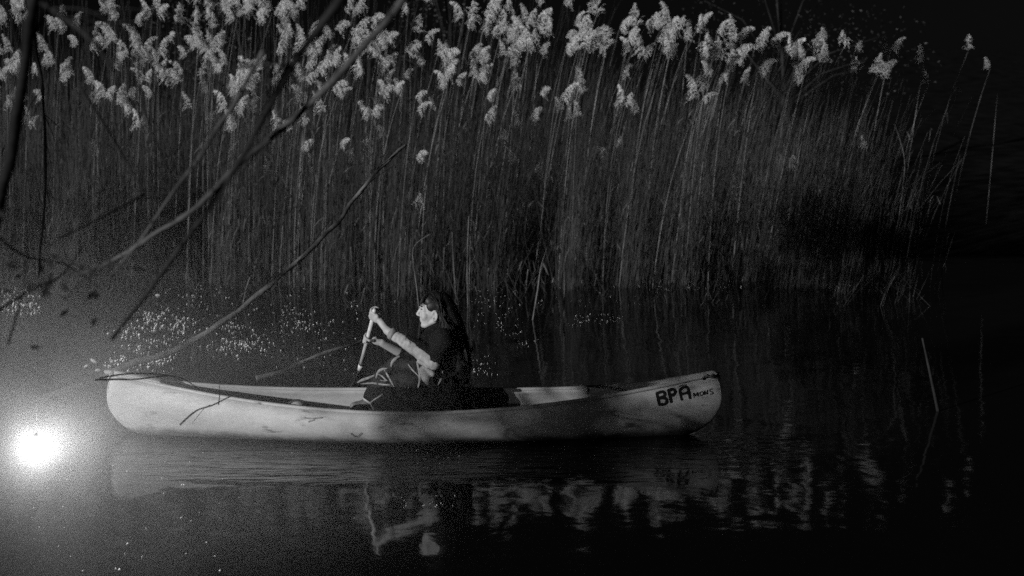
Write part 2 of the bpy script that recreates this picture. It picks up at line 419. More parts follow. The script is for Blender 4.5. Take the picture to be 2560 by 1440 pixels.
def fist(b, G, axis, toward_wrist, wrist, side):
    axis = axis.normalized(); u = (toward_wrist - axis * toward_wrist.dot(axis)).normalized(); v = axis.cross(u)
    def c(ang, rad, along): return G + axis * along + (u * math.cos(ang) + v * math.sin(ang)) * rad
    for k in range(4):
        al = (-.033 + k * .0205); ln = (.92, 1.0, 1.0, .85)[k]
        pts = [c(side * R(a * ln), rd, al) for a, rd in ((35, .040), (85, .034), (140, .029), (200, .027), (255, .0265))]
        b.chain(pts, [.0105, .010, .0095, .009, .008], 8)
    th = [c(-side * R(20), .045, -.02), c(-side * R(70), .036, -.032), c(-side * R(125), .028, -.036), c(-side * R(165), .027, -.034)]
    b.chain(th, [.013, .011, .010, .0085], 8)
    Rm = Matrix((v, axis, u)).transposed()
    b.ell(c(side * R(15), .046, -.002), (.020, .043, .030), Rm)
    b.capsule(c(0, .06, 0), wrist, .026, .026)
SHN = P(1108, 852, -.17); ELN = P(1086, 906, -.24); WRN = P(968, 826, -.09)
SHF = P(1075, 850, .19); ELF = P(1020, 890, .30); WRF = P(955, 857, .20)
GT = on_shaft(938, 784); GL = on_shaft(918, 848)
HIP = P(1125, 1010, 0); CHEST = P(1112, 880, .0)
KN = P(955, 992, -.20); AN = P(1030, 1022, -.20)
KF = P(952, 950, .19); AF = P(918, 1006, .16); TF = P(886, 1016, .14)
body = MB(); shapes_head(body)
body.ell(CHEST, (.115, .17, .17)); body.ell(P(1120, 960, 0), (.11, .15, .16)); body.ell(HIP, (.13, .17, .11))
body.capsule(SHN, SHF, .075, .075)
body.chain([SHN, ELN, WRN], [.055, .044, .031]); body.chain([SHF, ELF, WRF], [.055, .044, .029])
fist(body, GT, PD, WRN - GT, WRN, 1); fist(body, GL, PD, WRF - GL, WRF, -1)
body.chain([P(1120, 1010, -.1), KN, AN], [.085, .06, .045]); body.chain([P(1120, 1005, .1), KF, AF], [.085, .058, .042])
bo = body.build('body', M_SKIN, person, remesh=.0055, sm=2)
for s in (-1, 1):
    e = MB(); e.ell(H(.099, s * .036, .034), (.014, .012, .008)); e.build('eye', M_EYE, person)  # oversized dark eye also stands in for shade in the eye hollow
    e = MB(); e.tube([H(.122, s * .012, .052), H(.119, s * .03, .058), H(.104, s * .048, .052)], [.004, .006, .004], 6); e.build('eyebrow', M_HAIR, person)
# jacket
j = MB()
j.ell(P(1112, 880, 0), (.145, .20, .20)); j.ell(P(1122, 955, 0), (.15, .19, .20)); j.capsule(SHN, SHF, .092, .092)
j.chain([P(1100, 822, 0), P(1090, 845, 0)], [.078, .10])
j.chain([SHN, ELN + (SHN - ELN) * .12], [.078, .062]); j.chain([SHF, ELF, ELF + (WRF - ELF) * .25], [.075, .058, .05])
j.ell(P(1075, 862, -.03), (.09, .17, .10)); j.ell(P(1135, 990, 0), (.13, .2, .12))
for k in range(46):   # soft folds
    a = random.uniform(0, 6.28); zz = random.uniform(860, 1000)
    c = P(1118, zz, 0) + Vector((.14 * math.cos(a), .19 * math.sin(a), 0)); dd = Vector((random.uniform(-.05, .05), random.uniform(-.05, .05), random.uniform(-.06, .06)))
    j.capsule(c - dd, c + dd, .014, .014, 8)
fo = WRN - ELN
j.chain([ELN + Vector((.0, .02, .03)), ELN + fo * .3 + Vector((.0, .02, .036)), ELN + fo * .58 + Vector((0, .02, .028))], [.056, .046, .034])  # dark layer on the forearm, standing in for its unlit upper side
j.capsule(ELN + Vector((.01, .015, .01)), ELN + (SHN - ELN) * .5, .056, .066)
jk = j.build('jacket', M_JACKET, person, remesh=.008, sm=4)
# wrinkled forearm sleeve, pale colour standing in for sun on its underside, and cuff
b = MB(); d_ = (WRN - ELN); nn = 13
for k in range(nn):
    f = k / (nn - 1) * .86; c = ELN + d_ * f; rr = .055 - .019 * f + .0015 * math.sin(k * 2.3)
    b.ell(c + Vector((0, 0, random.uniform(-.004, .004))), (rr, rr, rr), None, 10, 8)
for k in range(16):
    f = random.uniform(0, .8); c = ELN + d_ * f; a = random.uniform(0, 6.28); o_ = Vector((0, math.cos(a), math.sin(a))) * (.052 - .018 * f)
    b.capsule(c + o_, c + o_ * .95 + d_.normalized() * random.uniform(-.03, .03) + Vector((0, .02 * math.sin(a), -.02 * math.cos(a))), .008, .006, 8)
b.build('sleeve', M_SHIRT, person, remesh=.005, sm=7)
b = MB(); b.tube([ELN + d_ * .84, ELN + d_ * .90, ELN + d_ * .93], [.043, .045, .040], 14); b.build('cuff', M_FOLD, person)
# trousers
t_ = MB()
t_.ell(HIP, (.16, .20, .12)); t_.chain([P(1120, 1008, -.1), KN, AN], [.105, .075, .06]); t_.chain([P(1120, 1003, .1), KF, KF + (AF - KF) * .75], [.10, .07, .055])
t_.ell(P(1030, 985, -.05), (.20, .17, .075))
for k in range(24):
    c = P(random.uniform(960, 1080), random.uniform(985, 1012), -.22 + random.uniform(0, .05)); t_.capsule(c, c + Vector((random.uniform(-.08, .08), 0, random.uniform(-.03, .03))), .012, .012, 8)
trs = t_.build('trousers', M_TROUSER, person, remesh=.007, sm=3)
# lap cloth with pale straps and folds, some lit edges put into colour
lap = MB()
lap.chain([P(985, 905, .05), P(960, 935, .10), P(945, 955, .14)], [.04, .055, .06]); lap.ell(P(1030, 950, .0), (.16, .15, .10)); lap.chain([P(985, 905, .05), P(1040, 925, .0), P(1075, 940, -.03)], [.035, .08, .1])
lap.capsule(P(945, 955, .1), P(1000, 975, .0), .05, .06)
lp_ = lap.build('lap_cloth', M_SKIRT, person, remesh=.007, sm=3)
bpy.context.view_layer.update()
from mathutils.bvhtree import BVHTree
dg = bpy.context.evaluated_depsgraph_get(); TR = []
for o_ in (jk, trs, lp_):
    ev = o_.evaluated_get(dg); me_ = ev.to_mesh(); bs = world_loc(o_)
    TR.append(BVHTree.FromPolygons([v.co + bs for v in me_.vertices], [tuple(p.vertices) for p in me_.polygons])); ev.to_mesh_clear()
def cloth_hit(px, py, yy):
    d = ray(px, py).normalized(); best = None
    for t in TR:
        h_ = t.ray_cast(CAM, d)
        if h_[0] is not None and (best is None or h_[3] < best[1]): best = (h_[0], h_[3])
    p = P(px, py, yy)
    return best[0] if best and abs(best[0].y - yy) < .22 else p
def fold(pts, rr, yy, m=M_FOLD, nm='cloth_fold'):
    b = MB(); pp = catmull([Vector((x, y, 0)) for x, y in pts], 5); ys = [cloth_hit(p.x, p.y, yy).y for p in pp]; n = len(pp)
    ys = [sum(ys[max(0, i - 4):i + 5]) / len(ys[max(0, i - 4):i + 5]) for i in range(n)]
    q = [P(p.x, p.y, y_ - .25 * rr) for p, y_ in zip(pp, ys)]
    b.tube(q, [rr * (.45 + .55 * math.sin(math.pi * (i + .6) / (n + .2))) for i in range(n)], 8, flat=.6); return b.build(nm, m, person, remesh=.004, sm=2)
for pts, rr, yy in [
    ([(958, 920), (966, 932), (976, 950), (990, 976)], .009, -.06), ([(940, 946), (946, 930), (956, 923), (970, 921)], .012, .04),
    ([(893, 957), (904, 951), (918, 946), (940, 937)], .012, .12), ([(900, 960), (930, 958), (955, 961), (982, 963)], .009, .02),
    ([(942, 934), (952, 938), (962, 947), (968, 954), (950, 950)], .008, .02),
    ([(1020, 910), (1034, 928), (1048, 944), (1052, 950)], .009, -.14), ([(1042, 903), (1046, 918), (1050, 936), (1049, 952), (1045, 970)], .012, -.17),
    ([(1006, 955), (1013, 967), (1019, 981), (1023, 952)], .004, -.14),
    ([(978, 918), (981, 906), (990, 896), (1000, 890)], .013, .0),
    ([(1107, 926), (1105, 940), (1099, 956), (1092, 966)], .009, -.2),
    ([(985, 960), (968, 978), (948, 992), (934, 1001), (927, 1009), (935, 1024)], .009, -.24)]:  # last pale ridge stands in for the lit rim of the near knee
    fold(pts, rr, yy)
hm = MB()
hm.chain([P(1050, 902, -.21), P(1072, 912, -.235), P(1093, 916, -.235)], [.022, .030, .02]); hm.chain([P(1056, 925, -.2), P(1066, 945, -.21), P(1070, 956, -.2)], [.025, .035, .02]); hm.capsule(P(1060, 918, -.2), P(1082, 935, -.21), .018, .022)
hm.build('shirt_hem', M_SHIRT, person, remesh=.006, sm=2)
sh = MB(); sh.chain([AF, P(910, 1014, .15), TF], [.042, .045, .034]); sh.ell(P(902, 1017, .15), (.07, .045, .03)); sh.build('shoe', M_SHOE, person, remesh=.006, sm=2)
# hair: cap, fringe and a long mane down the back
h = MB()
h.ell(H(-.018, 0, .056), (.106, .079, .098)); h.ell(H(.05, 0, .09), (.058, .062, .048))
for s_ in (-1, 1): h.ell(H(.02, s_ * .060, .055), (.055, .020, .040)); h.ell(H(-.03, s_ * .062, .01), (.034, .024, .07))
h.chain([H(-.06, 0, .03), H(-.10, 0, -.06), P(1138, 850, -.02), P(1152, 910, -.03), P(1156, 955, -.03)], [.08, .08, .095, .08, .05])
h.chain([H(-.05, .05, .0), H(-.065, .075, -.07), P(1130, 852, -.13), P(1148, 915, -.13), P(1154, 960, -.12)], [.035, .045, .06, .05, .025])
h.chain([H(-.05, -.06, .02), P(1125, 845, .12), P(1150, 930, .12)], [.05, .07, .05])
hair = h.build('hair', M_HAIR, person, remesh=.008, sm=3)
b = MB()
for k in range(620):
    a = random.uniform(-1, 1); fr = random.uniform(-.06, .075); g = random.gauss(0, 1)
    s0 = H(fr, a * .03, .155 - (fr - .0) ** 2 * 3.5 - abs(a) * .006)
    ex = random.uniform(0, .022)
    if fr > .045 and random.random() < .4:      # fringe
        e = [s0, H(.085 + ex * .6, a * .066, .112), H(.108 + ex * .5, a * .072, .07 + random.uniform(-.012, .012))]
    else:
        e = [s0, H(-.02 + fr * .35, (a * .062) + (1 if a > 0 else -1) * (.022 + ex), .075), H(-.045 + fr * .25, (1 if a > 0 else -1) * (.078 + ex), -.005),
             P(1122 + fr * 120 + g * 7, 838 + random.uniform(-10, 10), -(1 if a > 0 else -1) * (.11 + ex)), P(1146 + g * 9, 885, -.03 - a * .13), P(1150 + g * 8, random.uniform(905, 950), -.03 - a * .11)]
    q = catmull([v + Vector((random.gauss(0, .003), random.gauss(0, .003), random.gauss(0, .003))) for v in e], 4)
    b.tube(q, [.0022] * (len(q) - 2) + [.0014, .0006], 3)
b.build('hair_strand', M_HAIR, hair)['kind'] = 'stuff'

# ------------------------------------------------------------------ reeds
def plume_mesh(seed, droop, name):
    r = random.Random(seed); V = []; F = []
    L = r.uniform(.30, .40); ax = [Vector((0, 0, 0))]; ang = R(r.uniform(0, 12)); n = 12
    for i in range(n):
        ang += R(droop) / n * (1.6 * i / n + .2); ax.append(ax[-1] + Vector((math.sin(ang), .12 * math.sin(i * .9 + seed), math.cos(ang))) * (L / n))
    def quad(p, d, w, ln):
        d = d.normalized(); s = d.cross(Vector((r.uniform(-1, 1), r.uniform(-1, 1), r.uniform(-1, 1)))).normalized() * w
        k = len(V); V.extend([p - s * .5, p + d * ln * .5 - s, p + d * ln, p + d * ln * .5 + s]); F.append((k, k + 1, k + 2, k + 3))
    side = Vector((math.sin(R(min(droop, 90))), 0, 0))
    for i in range(1, n + 1):
        f = i / n; tg = (ax[i] - ax[i - 1]).normalized()
        for q in range(4 if f < .8 else 3):
            az = r.uniform(0, 6.28); ln = (.15 * (1 - f) ** .8 + .04) * r.uniform(.6, 1.2)
            out = Vector((math.cos(az), math.sin(az), 0))
            d = (tg * .8 + out * .42 + side * .35).normalized(); p = ax[i - 1].lerp(ax[i], r.random()); st = 9
            for s in range(st):
                d = (d + Vector((0, 0, -.17 - .14 * min(1, abs(droop) / 90))) + side * .06 + Vector((r.gauss(0, .06), r.gauss(0, .06), 0))).normalized(); p = p + d * (ln / st)
                fl = .6 + .5 * math.sin(math.pi * min(1, (s + 1) / st))
                for _ in range(3):
                    quad(p + Vector((r.gauss(0, .0045), r.gauss(0, .0045), r.gauss(0, .004))) * fl, d + Vector((r.gauss(0, .38), r.gauss(0, .38), r.gauss(0, .25))), r.uniform(.0020, .0042) * fl, r.uniform(.012, .026))
    me = bpy.data.meshes.new(name); me.from_pydata([tuple(v) for v in V], [], F); me.materials.append(M_PLUME)
    return me, np.array([tuple(v) for v in V]), np.array(F)
DROOPS = [45, 70, 95, 120, 140, 30, 60, 110, 85, 20]
PLUMES = [plume_mesh(s, d, 'plume') for s, d in enumerate(DROOPS)]
def stem_pts(h, lean, curve, n=7):
    out = []
    for i in range(n + 1):
        f = i / n; out.append(Vector((h * (lean * f + curve * f ** 3), 0, h * f * (1 - .15 * (lean + curve) ** 2))))
    return out
STEMS = []
for i in range(12):
    lean = random.Random(i).uniform(-.02, .16); cur = random.Random(i + 50).uniform(-.02, .14)
    pts = stem_pts(3.0, lean, cur); b = MB(); b.tube(pts, [.0052 - .0004 * k for k in range(len(pts))], 4)
    me = bpy.data.meshes.new('stem'); me.from_pydata([tuple(v) for v in b.v], [], b.f); me.materials.append(M_STEM)
    STEMS.append((me, pts[-1], (pts[-1] - pts[-2]).normalized()))
def leaf_mesh(seed):
    r = random.Random(seed); V = []; F = []; n = 6; L = r.uniform(.3, .5); p = Vector((0, 0, 0)); a = R(r.uniform(15, 35))
    for i in range(n + 1):
        w_ = .011 * math.sin(math.pi * (.12 + .88 * i / n)) + .001
        V += [p + Vector((0, w_, 0)), p - Vector((0, w_, 0))]
        a += R(r.uniform(8, 26)); p = p + Vector((math.sin(a), .03 * math.sin(i), math.cos(a))) * L / n
    for i in range(n): F.append((2 * i, 2 * i + 1, 2 * i + 3, 2 * i + 2))
    me = bpy.data.meshes.new('leaf'); me.from_pydata([tuple(v) for v in V], [], F); me.materials.append(M_LEAF); return me
LEAVES = [leaf_mesh(s) for s in range(6)]
CL = [(30, 40, 6, 40, 35), (30, 120, 3, 20, 30), (12, 175, 4, 15, 25), (145, 60, 1, 5, 5), (196, 100, 1, 3, 3), (236, 70, 1, 3, 3), (268, 112, 1, 3, 3), (296, 85, 2, 12, 20), (312, 140, 2, 10, 10), (356, 95, 2, 8, 18),
      (290, 28, 3, 15, 18), (378, 14, 4, 30, 16), (335, 45, 1, 5, 5), (238, 190, 1, 3, 3), (264, 232, 2, 10, 8), (358, 188, 2, 8, 8), (310, 240, 1, 4, 4), (335, 268, 1, 4, 4), (348, 306, 1, 4, 4),
      (70, 238, 1, 4, 4), (70, 302, 1, 4, 4), (112, 238, 1, 4, 4), (150, 165, 2, 5, 14), (186, 178, 1, 3, 3), (440, 185, 3, 15, 12), (465, 130, 1, 4, 4), (395, 140, 2, 14, 8), (380, 228, 1, 4, 4),
      (480, 262, 1, 3, 3), (522, 122, 8, 28, 28), (560, 165, 2, 10, 10), (600, 190, 9, 34, 30), (645, 165, 4, 15, 20), (580, 275, 3, 14, 14), (592, 312, 1, 4, 4), (565, 22, 6, 38, 22), (632, 30, 6, 32, 28),
      (700, 22, 5, 24, 20), (712, 85, 5, 18, 36), (745, 30, 3, 15, 20), (800, 130, 8, 40, 36), (832, 65, 2, 8, 12), (770, 100, 4, 12, 20), (760, 190, 4, 14, 45), (700, 302, 1, 4, 4), (732, 312, 1, 4, 4), (765, 300, 1, 4, 4),
      (850, 352, 1, 4, 4), (752, 362, 1, 3, 3), (820, 230, 4, 18, 36), (880, 100, 3, 10, 24), (960, 140, 13, 45, 40), (980, 200, 6, 42, 24), (930, 270, 3, 8, 16), (1040, 266, 1, 4, 4), (925, 42, 1, 4, 4), (1020, 18, 1, 4, 4), (885, 15, 2, 10, 8),
      (900, 178, 2, 8, 8), (1060, 90, 1, 4, 10), (1100, 130, 3, 14, 10), (1130, 190, 5, 24, 30), (1182, 170, 5, 22, 34), (1170, 52, 3, 12, 18), (1212, 30, 2, 4, 10), (1242, 72, 4, 18, 22), (1290, 82, 2, 6, 10), (1262, 125, 3, 12, 12), (1212, 290, 1, 3, 3),
      (1320, 50, 2, 6, 10), (1342, 92, 5, 22, 34), (1380, 60, 1, 4, 4), (1410, 118, 2, 8, 8), (1460, 92, 6, 26, 30), (1490, 30, 1, 3, 3), (1512, 120, 2, 6, 8), (1547, 62, 1, 4, 4), (1572, 92, 4, 14, 24), (1560, 250, 2, 10, 8), (1612, 55, 1, 3, 3), (1606, 130, 2, 6, 10),
      (1680, 100, 8, 28, 36), (1652, 60, 1, 4, 4), (1750, 48, 2, 6, 16), (1722, 80, 2, 6, 10), (1790, 120, 8, 32, 38), (1752, 232, 3, 12, 24), (1842, 92, 3, 10, 14), (1886, 110, 2, 8, 8), (1922, 98, 1, 4, 4), (1970, 118, 2, 10, 8), (1992, 150, 2, 8, 10), (2036, 95, 1, 4, 4), (2066, 90, 1, 4, 4), (2050, 130, 3, 12, 12),
      (1890, 170, 2, 8, 8), (1822, 150, 3, 14, 16), (2112, 100, 1, 4, 4), (2140, 108, 1, 3, 3), (2142, 172, 1, 4, 4), (2222, 130, 2, 6, 14), (2192, 172, 2, 6, 8), (1400, 240, 1, 4, 4), (1040, 385, 1, 3, 3), (1040, 500, 1, 3, 3), (1215, 235, 1, 4, 4), (1900, 30, 0, 4, 4)]
LONE = {(2310, 145): 'upper of two neighbouring reeds leaning right at the thin end of the bed', (2320, 200): 'lower of two neighbouring reeds leaning right at the thin end of the bed',
        (2420, 115): 'lone upright reed plume standing second from the dark right edge', (2475, 158): 'rightmost reed, its small drooping plume dim against the black'}
def front(x):                            # front edge of the bed
    return 7.9 + .45 * math.sin(x * 1.1) + .35 * math.sin(x * 2.7 + 1) + 1.1 * noise.noise((x * 1.9, .3, 0)) + max(0, x - 4.2) * .25
def add_reed(px, py, depth, label, group=None, tilt=None):
    tip = P(px, py, depth); base_z = max(-.05, bank_z(tip.x, depth)); hh = tip.z - base_z
    right = min(1, max(0, (px - 500) / 1300))
    cand = random.sample(range(12), 4)
    want = .04 + .16 * right + random.gauss(0, .05) if tilt is None else tilt
    k = min(cand, key=lambda i: abs(STEMS[i][1].x / 3 - want))
    me, tp, tdir = STEMS[k]; s = hh / tp.z; yaw = random.gauss(0, .35)
    off = Matrix.Rotation(yaw, 3, 'Z') @ (tp * s)
    root = empty('reed', (tip.x - off.x, depth - off.y, base_z)); root.rotation_euler.z = yaw
    tag(root, label, 'reed', group)
    st = bpy.data.objects.new('stem', me); COL.objects.link(st); st.parent = root; st.scale = (s, s, s)
    pi = random.choice([0, 1, 2, 3, 4, 6, 7, 8]) if px < 1150 else random.choice([0, 1, 2, 5, 6, 9])
    pm = PLUMES[pi]; dr = DROOPS[pi]; form = 'hooked' if dr > 90 else ('nodding' if dr > 50 else 'upright')
    root['label'] = label.replace('@', form)
    pl = bpy.data.objects.new('plume', pm[0]); pl['kind'] = 'stuff'; COL.objects.link(pl); pl.parent = root; pl.location = tp * s
    pl.rotation_euler = (0, math.atan2(tdir.x, tdir.z) * .8, 0)
    flip = random.random() < (.62 if px < 1000 else .35)
    pl.rotation_euler.z = (math.pi if flip else 0) + random.gauss(0, .6)
    if flip: pl.rotation_euler.y *= -1
    q = random.uniform(.58, 1.08) * (depth + 9) / 18; pl.scale = (q, q, q)
    for z in range(random.choice((0, 1, 1, 2))):
        lf = bpy.data.objects.new('leaf', random.choice(LEAVES)); COL.objects.link(lf); lf.parent = root
        f = random.uniform(.3, .85); lf.location = Vector((tp.x * s * f ** 1.6, 0, tp.z * s * f)); lf.rotation_euler.z = random.uniform(0, 6.28)
REG = [(120, 'at the far left edge'), (270, 'behind the leftmost thin branches'), (430, 'left of the branch crossing'), (560, 'just left of the crossing branches'), (680, 'beside the crossing branches'), (790, 'behind the upper branch ends'),
       (900, 'just right of the branch ends'), (1050, 'straight above the paddler'), (1230, 'above the paddler\'s back'), (1400, 'above the middle of the canoe'), (1550, 'right of the canoe middle'), (1720, 'above the black lettering'), (1850, 'above the canoe stern'), (1960, 'just right of the canoe stern'), (2080, 'well right of the canoe stern'), (9999, 'near the thin right edge')]
def region(px, py): return next(t for lim, t in REG if px < lim)
LOOK = ['tall reed, its pale @ plume topmost,', 'reed with a pale @ plume at middle height', 'shorter reed with a low pale @ plume']
for (px, py, n, sx, sy) in CL:
    for i in range(n):
        x = px + (random.gauss(0, sx * .6) if n > 1 else 0); y = py + (random.gauss(0, sy * .6) if n > 1 else 0)
        y += 14   # the tip of the stem is where the plume starts
        if y < 90: dep = random.uniform(9.6, 12.5)
        elif y > 200: dep = front(P(x, y, 8).x) + random.uniform(-.3, .5)
        else: dep = random.uniform(8.0, 10.4)
        lo = y > (215 if px < 1300 else 190)
        lv = 2 if lo else (0 if y < 85 else 1); lab = LOOK[lv] + ' ' + region(x, y)
        add_reed(x, y, dep, lab, ('top ', 'middle ', 'low ')[lv] + 'reeds ' + region(x, y))
for (px, py), lab in LONE.items(): add_reed(px, py + 14, 9.0, lab, None, .2)

# the mass of plumeless stems, one body of stuff
def mass(name, n, xr, yr, hr, edge=True, plume_p=0.0, leaf_p=.3, seed=5, slant=0.0):
    r = np.random.default_rng(seed); V = []; F = []; off = 0; PV = []; PF = []; poff = 0
    c = 0
    while c < n:
        x = r.uniform(*xr)
        if edge:
            fd = abs(r.normal(0, 1.6)) - abs(r.normal(0, .25)); y = front(x) + fd
            if x > 3.7 and r.random() < (x - 3.7) / 1.9: c += 1; continue
        else: y = r.uniform(*yr)
        c += 1
        right = min(1, max(0, (x + 3.5) / 7.5))
        hgt = r.uniform(*hr) * (1 if r.random() > .2 else r.uniform(.3, .75)) * (1 if not edge else min(1, .66 + .2 * max(0, fd)))
        lean = .02 + .10 * right + r.normal(0, .05 + .03 * right); cur = r.normal(.02, .05) + .05 * right; ya = r.normal(0, .5)
        if r.random() < .04: lean += r.choice((-.35, .4))
        if slant: lean += r.normal(0, slant)
        z0 = max(-.08, bank_z(x, y)) if y > 8.6 else -.08
        rad = r.uniform(.0022, .0048); m_ = 5; ca, sa = math.cos(ya), math.sin(ya)
        kink = r.random() < .05
        for i in range(m_ + 1):
            f = i / m_; dx = hgt * (lean * f + cur * f ** 3); zz = hgt * f * (1 - .12 * (lean + cur) ** 2)
            if kink and i > 3: dx += .18 * (i - 3); zz -= hgt * .16 * (i - 3)
            cxp, cyp = x + dx * ca, y + dx * sa; rr = rad * (1 - .5 * f)
            for a in (0, 2.094, 4.189): V.append((cxp + rr * math.cos(a), cyp + rr * math.sin(a), z0 + zz))
        for i in range(m_):
            for q in range(3):
                F.append((off + 3 * i + q, off + 3 * i + (q + 1) % 3, off + 3 * i + 3 + (q + 1) % 3, off + 3 * i + 3 + q))
        off += 3 * (m_ + 1)
        if r.random() < leaf_p:          # a hanging blade
            f = r.uniform(.25, .8); bx = x + hgt * lean * f * ca; by = y + hgt * lean * f * sa; bz = z0 + hgt * f
            az = r.uniform(0, 6.28); up = r.uniform(.2, 1.2); ln = r.uniform(.2, .5); wd = r.uniform(.003, .007)
            for i in range(4):
                g = i / 3; ox = ln * g * .55; oz = ln * (up * g - 1.1 * g * g)
                ww = wd * (1 - .85 * g)
                X = bx + ox * math.cos(az); Y = by + ox * math.sin(az)
                V.append((X - ww * math.sin(az), Y + ww * math.cos(az), bz + oz)); V.append((X + ww * math.sin(az), Y - ww * math.cos(az), bz + oz))
            for i in range(3): F.append((off + 2 * i, off + 2 * i + 1, off + 2 * i + 3, off + 2 * i + 2))
            off += 8
        if plume_p and r.random() < plume_p:
            pv, pf = PLUMES[r.integers(len(PLUMES))][1:]
            a = r.uniform(0, 6.28); rm = np.array([[math.cos(a), -math.sin(a), 0], [math.sin(a), math.cos(a), 0], [0, 0, 1]])
            PV.append(pv @ rm.T * r.uniform(.8, 1.1) + np.array([cxp, cyp, z0 + zz])); PF.append(pf + poff); poff += len(pv)
    me = bpy.data.meshes.new(name); me.from_pydata(V, [], F); me.materials.append(M_STEM); o = link(name, me)
    if PV:
        pv = np.concatenate(PV); pf = np.concatenate(PF)
        pm = bpy.data.meshes.new('plumes'); pm.from_pydata(pv.tolist(), [], pf.tolist()); pm.materials.append(M_PLUME); po = link('plumes', pm, None, o); po['kind'] = 'stuff'
    return o
tag(mass('reed_bed', 10500, (-9.5, 6.8), None, (1.7, 3.1), True, 0, .35), 'dense mass of thin dark reed stems rising from the water behind the canoe', 'reeds', kind='stuff')
tag(mass('reed_bed', 1500, (-11, 4.5), (11.3, 14.0), (2.2, 3.2), False, .04, .3, 8), 'farther reeds packed behind the front stand under the dark sky', 'reeds', kind='stuff')
tag(mass('reed_bed', 900, (-11, 1.2), (12.2, 15.5), (2.9, 4.1), False, .10, .3, 15), 'tallest reeds rising behind the others at the top left', 'reeds', kind='stuff')
tag(mass('reed_bed', 1300, (-16, -9.6), (2.6, 10), (1.9, 2.6), False, .05, .8, 9), 'unseen reeds added on the left shore to shade the lower stems', 'reeds', kind='stuff')  # out of view, put in as a shade caster for the bed

tag(mass('broken_reeds', 420, (-6.5, 5.0), (6.0, 8.3), (.2, .85), False, 0, .5, 31, .55), 'short broken reed stems and litter standing in the water before the bed', 'reeds', kind='stuff')
# broken and bent stalks standing clear of the bed
def stalk(pts, y, rad, label, leaf=None):
    b = MB(); q = catmull([P(x, yy, y) for x, yy in pts], 5); o = empty('reed_stalk', q[0]); tag(o, label, 'reed stalk')
    rad *= .8; b.tube(q, [rad * (1 - .5 * i / len(q)) for i in range(len(q))], 6); b.build('stem', M_STEM if rad < .013 else M_BARKD, o)
    if leaf:
        b = MB(); lq = catmull([P(x, yy, y) for x, yy in leaf], 5); b.tube(lq, [rad * 1.5 * math.sin(math.pi * (i + .5) / (len(lq))) + .001 for i in range(len(lq))], 6, flat=.2); b.build('leaf', M_LEAF, o)
def yat(px, py): return PW(px, py).y
stalk([(1050, 800), (1042, 720), (1032, 640), (1040, 610), (1075, 585)], yat(1050, 800), .009, 'pale bent reed stalk rising right behind the paddler\'s face')
stalk([(1170, 770), (1168, 660), (1172, 540)], yat(1170, 770), .010, 'thicker of two pale stalks above the paddler\'s hair')
stalk([(1140, 740), (1133, 650), (1130, 580)], yat(1140, 740), .008, 'thinner of two pale stalks above the paddler\'s hair')
stalk([(1332, 800), (1345, 720), (1352, 670), (1368, 618)], yat(1332, 800), .013, 'broken reed stalk with a folded leaf, right of the paddler', [(1350, 690), (1358, 660), (1372, 690)])
stalk([(1410, 790), (1411, 730), (1410, 665)], yat(1410, 790), .008, 'short straight snapped stalk standing alone right of the paddler')
stalk([(2465, 560), (2478, 420), (2488, 300), (2494, 235)], 9.6, .006, 'straight bare stalk under the rightmost plume')
stalk([(2130, 700), (2150, 600), (2160, 470), (2150, 430)], 8.0, .010, 'bare stalk in the thin clump near the right edge')
stalk([(2245, 560), (2262, 420), (2250, 350), (2235, 310)], 8.0, .008, 'curved bare stalk arching left under the paired reeds')
stalk([(2345, 1028), (2335, 980), (2318, 900), (2306, 845)], yat(2345, 1028), .018, 'lone stick standing out of the black water at far right')

# ------------------------------------------------------------------ small pale bits over the water
def bits(regions, name, label):
    r = random.Random(4); V = []; F = []
    for (x0, x1, y0, y1, n, s0, s1, mode) in regions:
        cent = [(r.uniform(x0, x1), r.uniform(y0, y1)) for _ in range(max(1, n // 14))]
        for i in range(n):
            if mode == 'u': px, py = r.uniform(x0, x1), r.uniform(y0, y1)
            else:
                c = r.choice(cent); px, py = c[0] + r.gauss(0, 22), c[1] + r.gauss(0, 8)
            if py < 685: continue
            p = PW(px, py); 
            s = (r.uniform(s0, s1) * (r.random() ** .6) * .5 + s0 * .4) * 1.35
            a = r.uniform(0, 6.28); tl = R(r.uniform(35, 85)); k = len(V)
            ux = Vector((math.cos(a), math.sin(a), 0)); nv = Vector((-math.cos(.4) * math.sin(tl), -math.sin(.4) * math.sin(tl), math.cos(tl)))
            ux = (ux - nv * ux.dot(nv)).normalized(); uy = nv.cross(ux)
            c0 = p + Vector((0, 0, s * .5 * math.sin(tl) + .002))
            for j in range(6):
                t = j / 6 * 6.283; q = s * r.uniform(.6, 1); V.append(c0 + ux * math.cos(t) * q + uy * math.sin(t) * q * .7)
            V.append(c0 + nv * s * .25)
            for j in range(6): F.append((k + j, k + (j + 1) % 6, k + 6))
    o = obj(name, V, F, M_BITS, None, False); return tag(o, label, 'fluff', kind='stuff')
